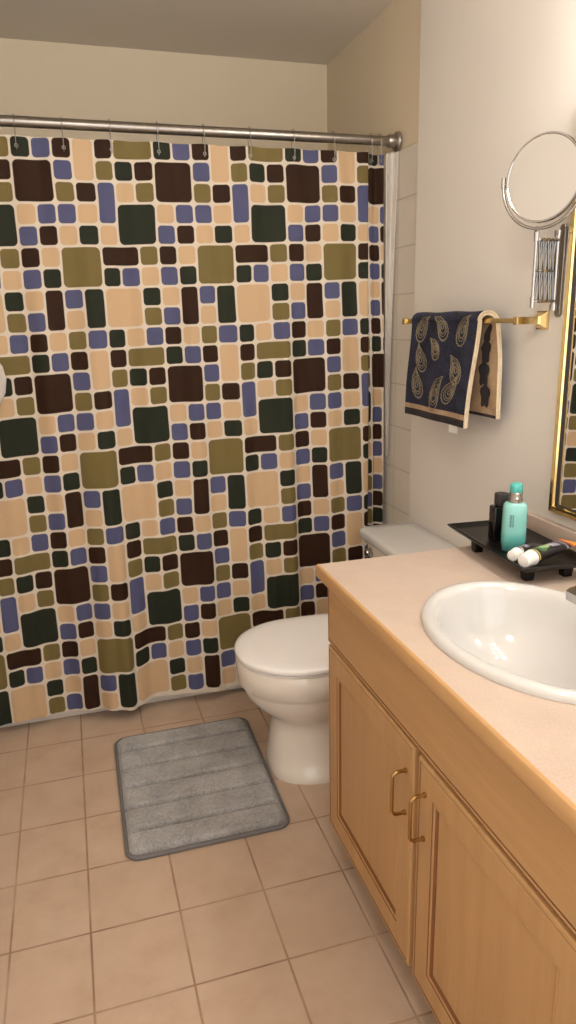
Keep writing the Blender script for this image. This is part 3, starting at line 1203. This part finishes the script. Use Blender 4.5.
# -------------------------------------------------------------- wall mirror
mirw = thing('wall_mirror', (XW, 1.0, .93), 'large wall mirror in thin brass frame above the backsplash, reflecting the curtain', 'mirror')
my0, my1, mz0, mz1 = .38, 1.437, .926, 1.84
bm = bmesh.new()
steps = [(0, 0), (0, .014), (.003, .017), (.010, .014), (.016, .017), (.018, .012), (.0215, .006), (.0215, 0)]
prev = None
for i, (ins, d) in enumerate(steps):
    vs = [bm.verts.new((XW - d, y, z)) for y, z in ((my0 + ins, mz0 + ins), (my1 - ins, mz0 + ins), (my1 - ins, mz1 - ins), (my0 + ins, mz1 - ins))]
    if prev:
        for k in range(4):
            bm.faces.new((prev[k], prev[(k + 1) % 4], vs[(k + 1) % 4], vs[k])).material_index = 1 if i in (6, 7) else 0
    prev = vs
obj('frame', bm, [M_brass, M_dark], mirw, smooth=False)
bm = bmesh.new()
box(bm, XW - .006, XW - .001, my0 + .015, my1 - .015, mz0 + .015, mz1 - .015)
obj('glass', bm, M_mirror, mirw, smooth=False)

# ---------------------------------------------------- extending round mirror
R_ = Vector((0.95638073, -0.29142754, -0.02014684)); U_ = Vector((0.09449535, 0.24337237, 0.96531887)); F_ = Vector((0.27641732, 0.92511614, -0.26029519))
CAMZ = 1.39230
mc = Vector((1.014, 1.431, 1.6710))
mm = thing('magnifying_mirror', (XW, 1.475, 1.485), 'round chrome shaving mirror on an extending scissor bracket fixed to the wall', 'mirror')
cdir = (Vector((0, 0, CAMZ)) - mc).normalized()
nrm = (cdir * cos(radians(36)) + (-R_ * .975 + U_ * .22).normalized() * sin(radians(36))).normalized()
# wall plate
bm = bmesh.new()
pts0 = []
for k in range(32):
    a = 2 * pi * k / 32
    pts0.append((.011 * cos(a), (.102 if sin(a) > 0 else .102) * 0 + (.091 if sin(a) >= 0 else -.091) + .011 * sin(a)))
wy, wz = 1.472, 1.485
loft(bm, [[(XW - d, wy + a * s, wz + b * (1 if s == 1 else .99)) for a, b in pts0] for d, s in ((0, 1), (.005, 1), (.007, .85))])
obj('wall_plate', bm, M_nickel, mm, angle=40)
ax0 = Vector((XW - .018, wy - .002, 0))
ext = Vector((-1, -.18, 0)).normalized()
bm = bmesh.new()
tube(bm, [(ax0.x, ax0.y, wz - .078), (ax0.x, ax0.y, wz + .078)], .0062, 16)
for z in (wz - .080, wz + .080):
    lathe(bm, [(.0, -.007), (.009, -.007), (.009, .007), (.0, .007)], (ax0.x, ax0.y, z), 20)
    tube(bm, [(ax0.x, ax0.y, z), (XW - .004, wy, z)], .0055, 10)
obj('pivot_post', bm, M_chrome, mm)
# scissor bars: 5 crossings, nearly closed
step = .0138
nb = 4
topz, botz = wz + .066, wz - .066
start = ax0 + ext * .006
for k in range(nb):
    a = start + ext * (step * k)
    b = start + ext * (step * (k + 1))
    s = ext.cross(Vector((0, 0, 1))) * .0022
    for (p, q, sd) in ((a, b, 1), (b, a, -1)):
        P0 = Vector((p.x, p.y, topz)) + s * sd
        P1 = Vector((q.x, q.y, botz)) + s * sd
        bm = bmesh.new()
        tube(bm, [P0, P1], .0026, 8)
        obj('scissor_bar', bm, M_steel, mm)
for k in range(nb + 1):
    a = start + ext * (step * k)
    s = ext.cross(Vector((0, 0, 1))) * .0055
    for z in (topz, botz):
        bm = bmesh.new()
        tube(bm, [Vector((a.x, a.y, z)) - s, Vector((a.x, a.y, z)) + s], .0036, 12)
        obj('rivet', bm, M_chrome, mm)
    if k < nb:
        m_ = start + ext * (step * (k + .5))
        bm = bmesh.new()
        tube(bm, [Vector((m_.x, m_.y, wz)) - s, Vector((m_.x, m_.y, wz)) + s], .0030, 12)
        obj('rivet', bm, M_chrome, mm)
e = start + ext * (step * nb + .006)
bm = bmesh.new()
ringr = .0895
tube(bm, [(e.x, e.y, botz - .012), (e.x, e.y, topz + .020)], .0034, 12)
tube(bm, [(e.x, e.y, botz - .014), (e.x, e.y, botz + .010)], .0052, 12)
tube(bm, [(e.x, e.y, topz - .004), (e.x, e.y, topz + .016)], .0058, 12)
# mirror basis
w = nrm
hz = Vector((0, 0, 1)).cross(w).normalized()
vt = w.cross(hz)
yoke_bot = mc - vt * (ringr + .012)
tube(bm, [(e.x, e.y, topz + .014), (e.x, e.y, topz + .024), tuple(yoke_bot)], [.0058, .0045, .0035], 12)
obj('upright_post', bm, M_chrome, mm)
bm = bmesh.new()
pts = []
for k in range(33):
    a = radians(180 + 180 * k / 32)
    pts.append(mc + hz * cos(a) * (ringr + .009) + vt * sin(a) * (ringr + .011))
tube(bm, pts, .0036, 12)
for s in (-1, 1):
    p = mc + hz * s * (ringr + .009)
    tube(bm, [p + vt * -.008, p + vt * .014], .0052, 12)
    tube(bm, [p, p - hz * s * .010], .0035, 10)
obj('yoke', bm, M_chrome, mm)
MM = Matrix((hz, vt, w)).transposed()
bm = bmesh.new()
lathe(bm, [(.0840, .0042), (.0855, .0060), (.0880, .0060), (.0895, .0030), (.0895, -.0030), (.0880, -.0060), (.0855, -.0060), (.0840, -.0042)], mc, 72, 'z', M=MM)
bm.faces.ensure_lookup_table()
big = [f for f in bm.faces if len(f.verts) > 10]
bmesh.ops.delete(bm, geom=big, context='FACES')
obj('rim', bm, M_chrome, mm)
bm = bmesh.new()
lathe(bm, [(0.0, .0040), (.05, .0041), (.0850, .0044), (.0850, -.0044), (0.0, -.0044)], mc, 72, 'z', M=MM)
obj('glass', bm, M_mirror, mm, angle=30)

# --------------------------------------------------------- towel bar + towel
BX, BZ = 1.041, 1.3765
BY0, BY1 = 1.528, 2.128
bar = thing('towel_bar', (XW, 1.83, BZ), 'polished brass towel bar on the cream wall above the toilet', 'towel bar')
bm = bmesh.new()
s = .0058
box(bm, BX - s, BX + s, BY0, BY1, BZ - s, BZ + s, .001, 1)
obj('rail', bm, M_brass, bar, angle=30)
for y in (BY0, BY1):
    bm = bmesh.new()

    def sq(x, h):
        return [(x, y - h, BZ - h), (x, y + h, BZ - h), (x, y + h, BZ + h), (x, y - h, BZ + h)]
    loft(bm, [sq(XW, .0215), sq(XW - .004, .0215), sq(XW - .006, .018), sq(XW - .016, .0105), sq(XW - .022, .0085), sq(BX - .008, .0085), sq(BX - .011, .0095), sq(BX - .013, .0080)])
    obj('post', bm, M_brass, bar, smooth=False)

towel = thing('hand_towel', (BX, 1.86, BZ + .02), 'navy paisley hand towel with tan and dark border folded over the brass bar', 'towel')
ZF, ZB = 1.098, 1.128
cr = .0185


def drape(sidx, zf=ZF, zb=ZB):
    pass


centre = []
for k in range(41):
    t = k / 40
    z = ZF + (BZ - ZF) * t
    bulge = .010 * (1 - t) ** 1.5 + .003 * sin(t * 5)
    centre.append((BX - cr - bulge, z))
for k in range(1, 16):
    a = pi - pi * k / 16
    centre.append((BX + cr * cos(a), BZ + cr * 1.05 * sin(a)))
for k in range(31):
    t = k / 30
    z = BZ - (BZ - ZB) * t
    centre.append((BX + cr + .006 * t, z))
th = .0060
NC = len(centre)
nrmz = []
for i in range(NC):
    a, b = centre[max(0, i - 1)], centre[min(NC - 1, i + 1)]
    dx, dz = b[0] - a[0], b[1] - a[1]
    l = math.hypot(dx, dz)
    nrmz.append((-dz / l, dx / l))     # outward from the bar on the front leg = -x
NVv = 36


def y_at(i, v):
    # v 0 = near edge, 1 = far edge; the rear leg sticks out a little nearer
    f = i / (NC - 1)
    if i <= 40:
        t = i / 40
        near = 1.700 - .027 * t
        far = 2.056 - .008 * t
    else:
        t = (i - 40) / (NC - 41)
        near = 1.673 - .040 * smooth01(t * 1.5)
        far = 2.048
    return near + (far - near) * v


def surf(i, v, off):
    x, z = centre[i]
    n = nrmz[i]
    y = y_at(i, v)
    wv = .0022 * sin(y * 34 + z * 6) * (1 if i <= 40 else .5)
    return Vector((x + n[0] * (off + wv), y, z + n[1] * (off + wv)))


bm = bmesh.new()
outer = [[bm.verts.new(surf(i, j / NVv, th)) for j in range(NVv + 1)] for i in range(NC)]
inner = [[bm.verts.new(surf(i, j / NVv, -th)) for j in range(NVv + 1)] for i in range(NC)]
for i in range(NC - 1):
    for j in range(NVv):
        f = bm.faces.new((outer[i][j], outer[i + 1][j], outer[i + 1][j + 1], outer[i][j + 1]))
        z = centre[i][1]
        f.material_index = 0
        if i <= 40:
            if z < ZF + .020:
                f.material_index = 2
            elif z < ZF + .034:
                f.material_index = 1
        f = bm.faces.new((inner[i][j], inner[i][j + 1], inner[i + 1][j + 1], inner[i + 1][j]))
        f.material_index = 1
        if i > 60 and centre[i][1] < ZB + .012:
            f.material_index = 2
    for j, lay in ((0, 3), (NVv, 3)):
        f = bm.faces.new((outer[i][j], inner[i][j], inner[i + 1][j], outer[i + 1][j]))
        f.material_index = lay
for i in (0, NC - 1):
    for j in range(NVv):
        f = bm.faces.new((outer[i][j], outer[i][j + 1], inner[i][j + 1], inner[i][j]))
        f.material_index = 2


def to_surf(yn, zz, lift=.0010, back_in=False):
    """yn 0 = far edge (picture left), 1 = near edge; zz 0 = top of the fold, 1 = bottom of the front leg"""
    i_f = 44 * (1 - zz)
    i = int(max(0, min(NC - 2, i_f)))
    fr = i_f - i
    a = surf(i, 1 - yn, th + lift)
    b = surf(i + 1, 1 - yn, th + lift)
    return a.lerp(b, fr)


def paisley(cx, cz, w, hgt, ang, flip=1):
    w *= 1.55
    hgt *= 1.06
    W = .365
    Hh = .30

    def shape(k, scallop=0.0, n=44):
        pts = []
        for q in range(n):
            t = 2 * pi * q / n
            x = sin(t) * (abs(sin(t / 2)) ** 1.1)
            y = cos(t) * .95
            # curl of the tip
            bend = .42 * flip * max(0, y + .1) ** 2
            r = 1 + scallop * abs(sin(q * pi / 2 + .3)) * (1 if y < .7 else 0)
            x, y = (x * .62 * r + bend) * k, (y * r) * k
            if k < 1:
                y -= .10 * (1 - k)
                x -= .04 * flip * (1 - k)
            xr = x * cos(ang) - y * sin(ang)
            yr = x * sin(ang) + y * cos(ang)
            pts.append(to_surf(min(.985, max(.015, cx + xr * w / W)), cz - yr * hgt / Hh, .0012))
        return pts
    tube(bm, shape(1.0, .16), .0013, 5, closed=True, mi=4)
    tube(bm, shape(.80), .0009, 5, closed=True, mi=4)
    tube(bm, shape(.52, .2, 30), .0011, 5, closed=True, mi=4)
    tube(bm, shape(.26, 0, 16), .0012, 5, closed=True, mi=4)


for a in [(.19, .135, .033, .042, -.35, 1), (.50, .12, .034, .042, .5, -1), (.80, .145, .030, .044, -.25, 1),
          (.42, .325, .028, .034, .45, -1), (.19, .44, .032, .040, .75, 1), (.77, .50, .034, .038, .2, -1),
          (.17, .68, .036, .042, .6, 1), (.52, .72, .030, .052, -.3, 1), (.74, .70, .030, .044, -1.0, -1)]:
    paisley(*a)
tw = obj('towel_cloth', bm, [M_navy, M_tan, M_tdark, M_hem, M_gold], towel, angle=50)
# rolled cream hem down the near edge and reverse-side dark blotches
bm = bmesh.new()
pts = [surf(i, 0, th * .6) for i in range(0, NC)]
tube(bm, pts, .0030, 8)
pts = [surf(i, 0.012, -th * .9) for i in range(0, 42)]
tube(bm, pts, .0022, 8)
obj('hem', bm, M_hem, tw)
bm = bmesh.new()
for (vv, i0, sz) in ((.10, 59, .026), (.13, 65, .030), (.15, 72, .032), (.12, 79, .030)):
    i0 = min(i0, NC - 2)
    x, z = centre[i0]
    cy = y_at(i0, vv)
    pts = []
    for q in range(24):
        t = 2 * pi * q / 24
        rr = sz * (1 + .18 * sin(t * 5))
        yy = cy + rr * .75 * cos(t)
        yy = max(yy, y_at(i0, 0) + .004)
        pts.append(bm.verts.new((BX + cr + .003 - th - .0012 - .0003 * (i0 % 4), yy, z + rr * 1.1 * sin(t))))
    bm.faces.new(pts)
obj('woven_blotches', bm, M_tdark, tw, smooth=False)
bm = bmesh.new()
box(bm, BX - cr - .0115, BX - cr - .0105, 1.745, 1.790, ZF - .022, ZF + .004)
obj('care_tag', bm, M_whitep, tw, smooth=False, label='small white care tag hanging under the towel')

# ------------------------------------------------------------ vanity light
vl = thing('vanity_light', (XW, .88, 2.06), 'bar of lit white globe lamps on the wall above the framed mirror', 'wall light')
bm = bmesh.new()
box(bm, XW - .030, XW, .50, 1.26, 2.01, 2.11, .004, 2)
obj('back_plate', bm, M_brass, vl, angle=30)
for y in (.585, .785, .985, 1.185):
    bm = bmesh.new()
    lathe(bm, [(.024, -.030), (.024, -.045), (.019, -.050)], (XW, y, 2.06), 20, 'x')
    sk = obj('socket', bm, M_brass, vl)
    bm = bmesh.new()
    lathe(bm, [(0, -.148)] + [(.05 * sin(radians(a)), -.098 - .05 * cos(radians(a))) for a in range(12, 158, 12)] + [(.016, -.046)], (XW, y, 2.06), 28, 'x')
    obj('globe', bm, M_globe, sk)

# unseen fill lamp, added to brighten the alcove walls and curtain
ld = bpy.data.lights.new('fill_lamp', 'POINT')
ld.energy = 17
ld.color = (1.0, 0.95, 0.89)
ld.shadow_soft_size = 0.13
lo = bpy.data.objects.new('fill_lamp', ld)
C.objects.link(lo)
lo.location = (0.12, 0.35, 2.2)

# ------------------------------------------------------------------- world
wd = bpy.data.worlds.new('World')
bpy.context.scene.world = wd
wd.use_nodes = True
wd.node_tree.nodes['Background'].inputs[0].default_value = (1.0, 0.98, 0.96, 1)
wd.node_tree.nodes['Background'].inputs[1].default_value = 2.4

# ------------------------------------------------------------------ camera
cam = bpy.data.cameras.new('camera')
co = bpy.data.objects.new('camera', cam)
C.objects.link(co)
M = Matrix((R_, U_, -F_)).transposed().to_4x4()
M.translation = Vector((0, 0, CAMZ))
co.matrix_world = M
cam.sensor_fit = 'VERTICAL'
cam.sensor_height = 36
cam.sensor_width = 36
cam.lens = 717.1857 * 36 / 1024
cam.clip_start = 0.01
sc = bpy.context.scene
sc.camera = co
sc.view_settings.view_transform = 'Standard'
sc.view_settings.look = 'None'
sc.view_settings.exposure = 0.0
sc.view_settings.gamma = 1.06
sc.cycles.max_bounces = 10
sc.cycles.diffuse_bounces = 5
sc.cycles.glossy_bounces = 5
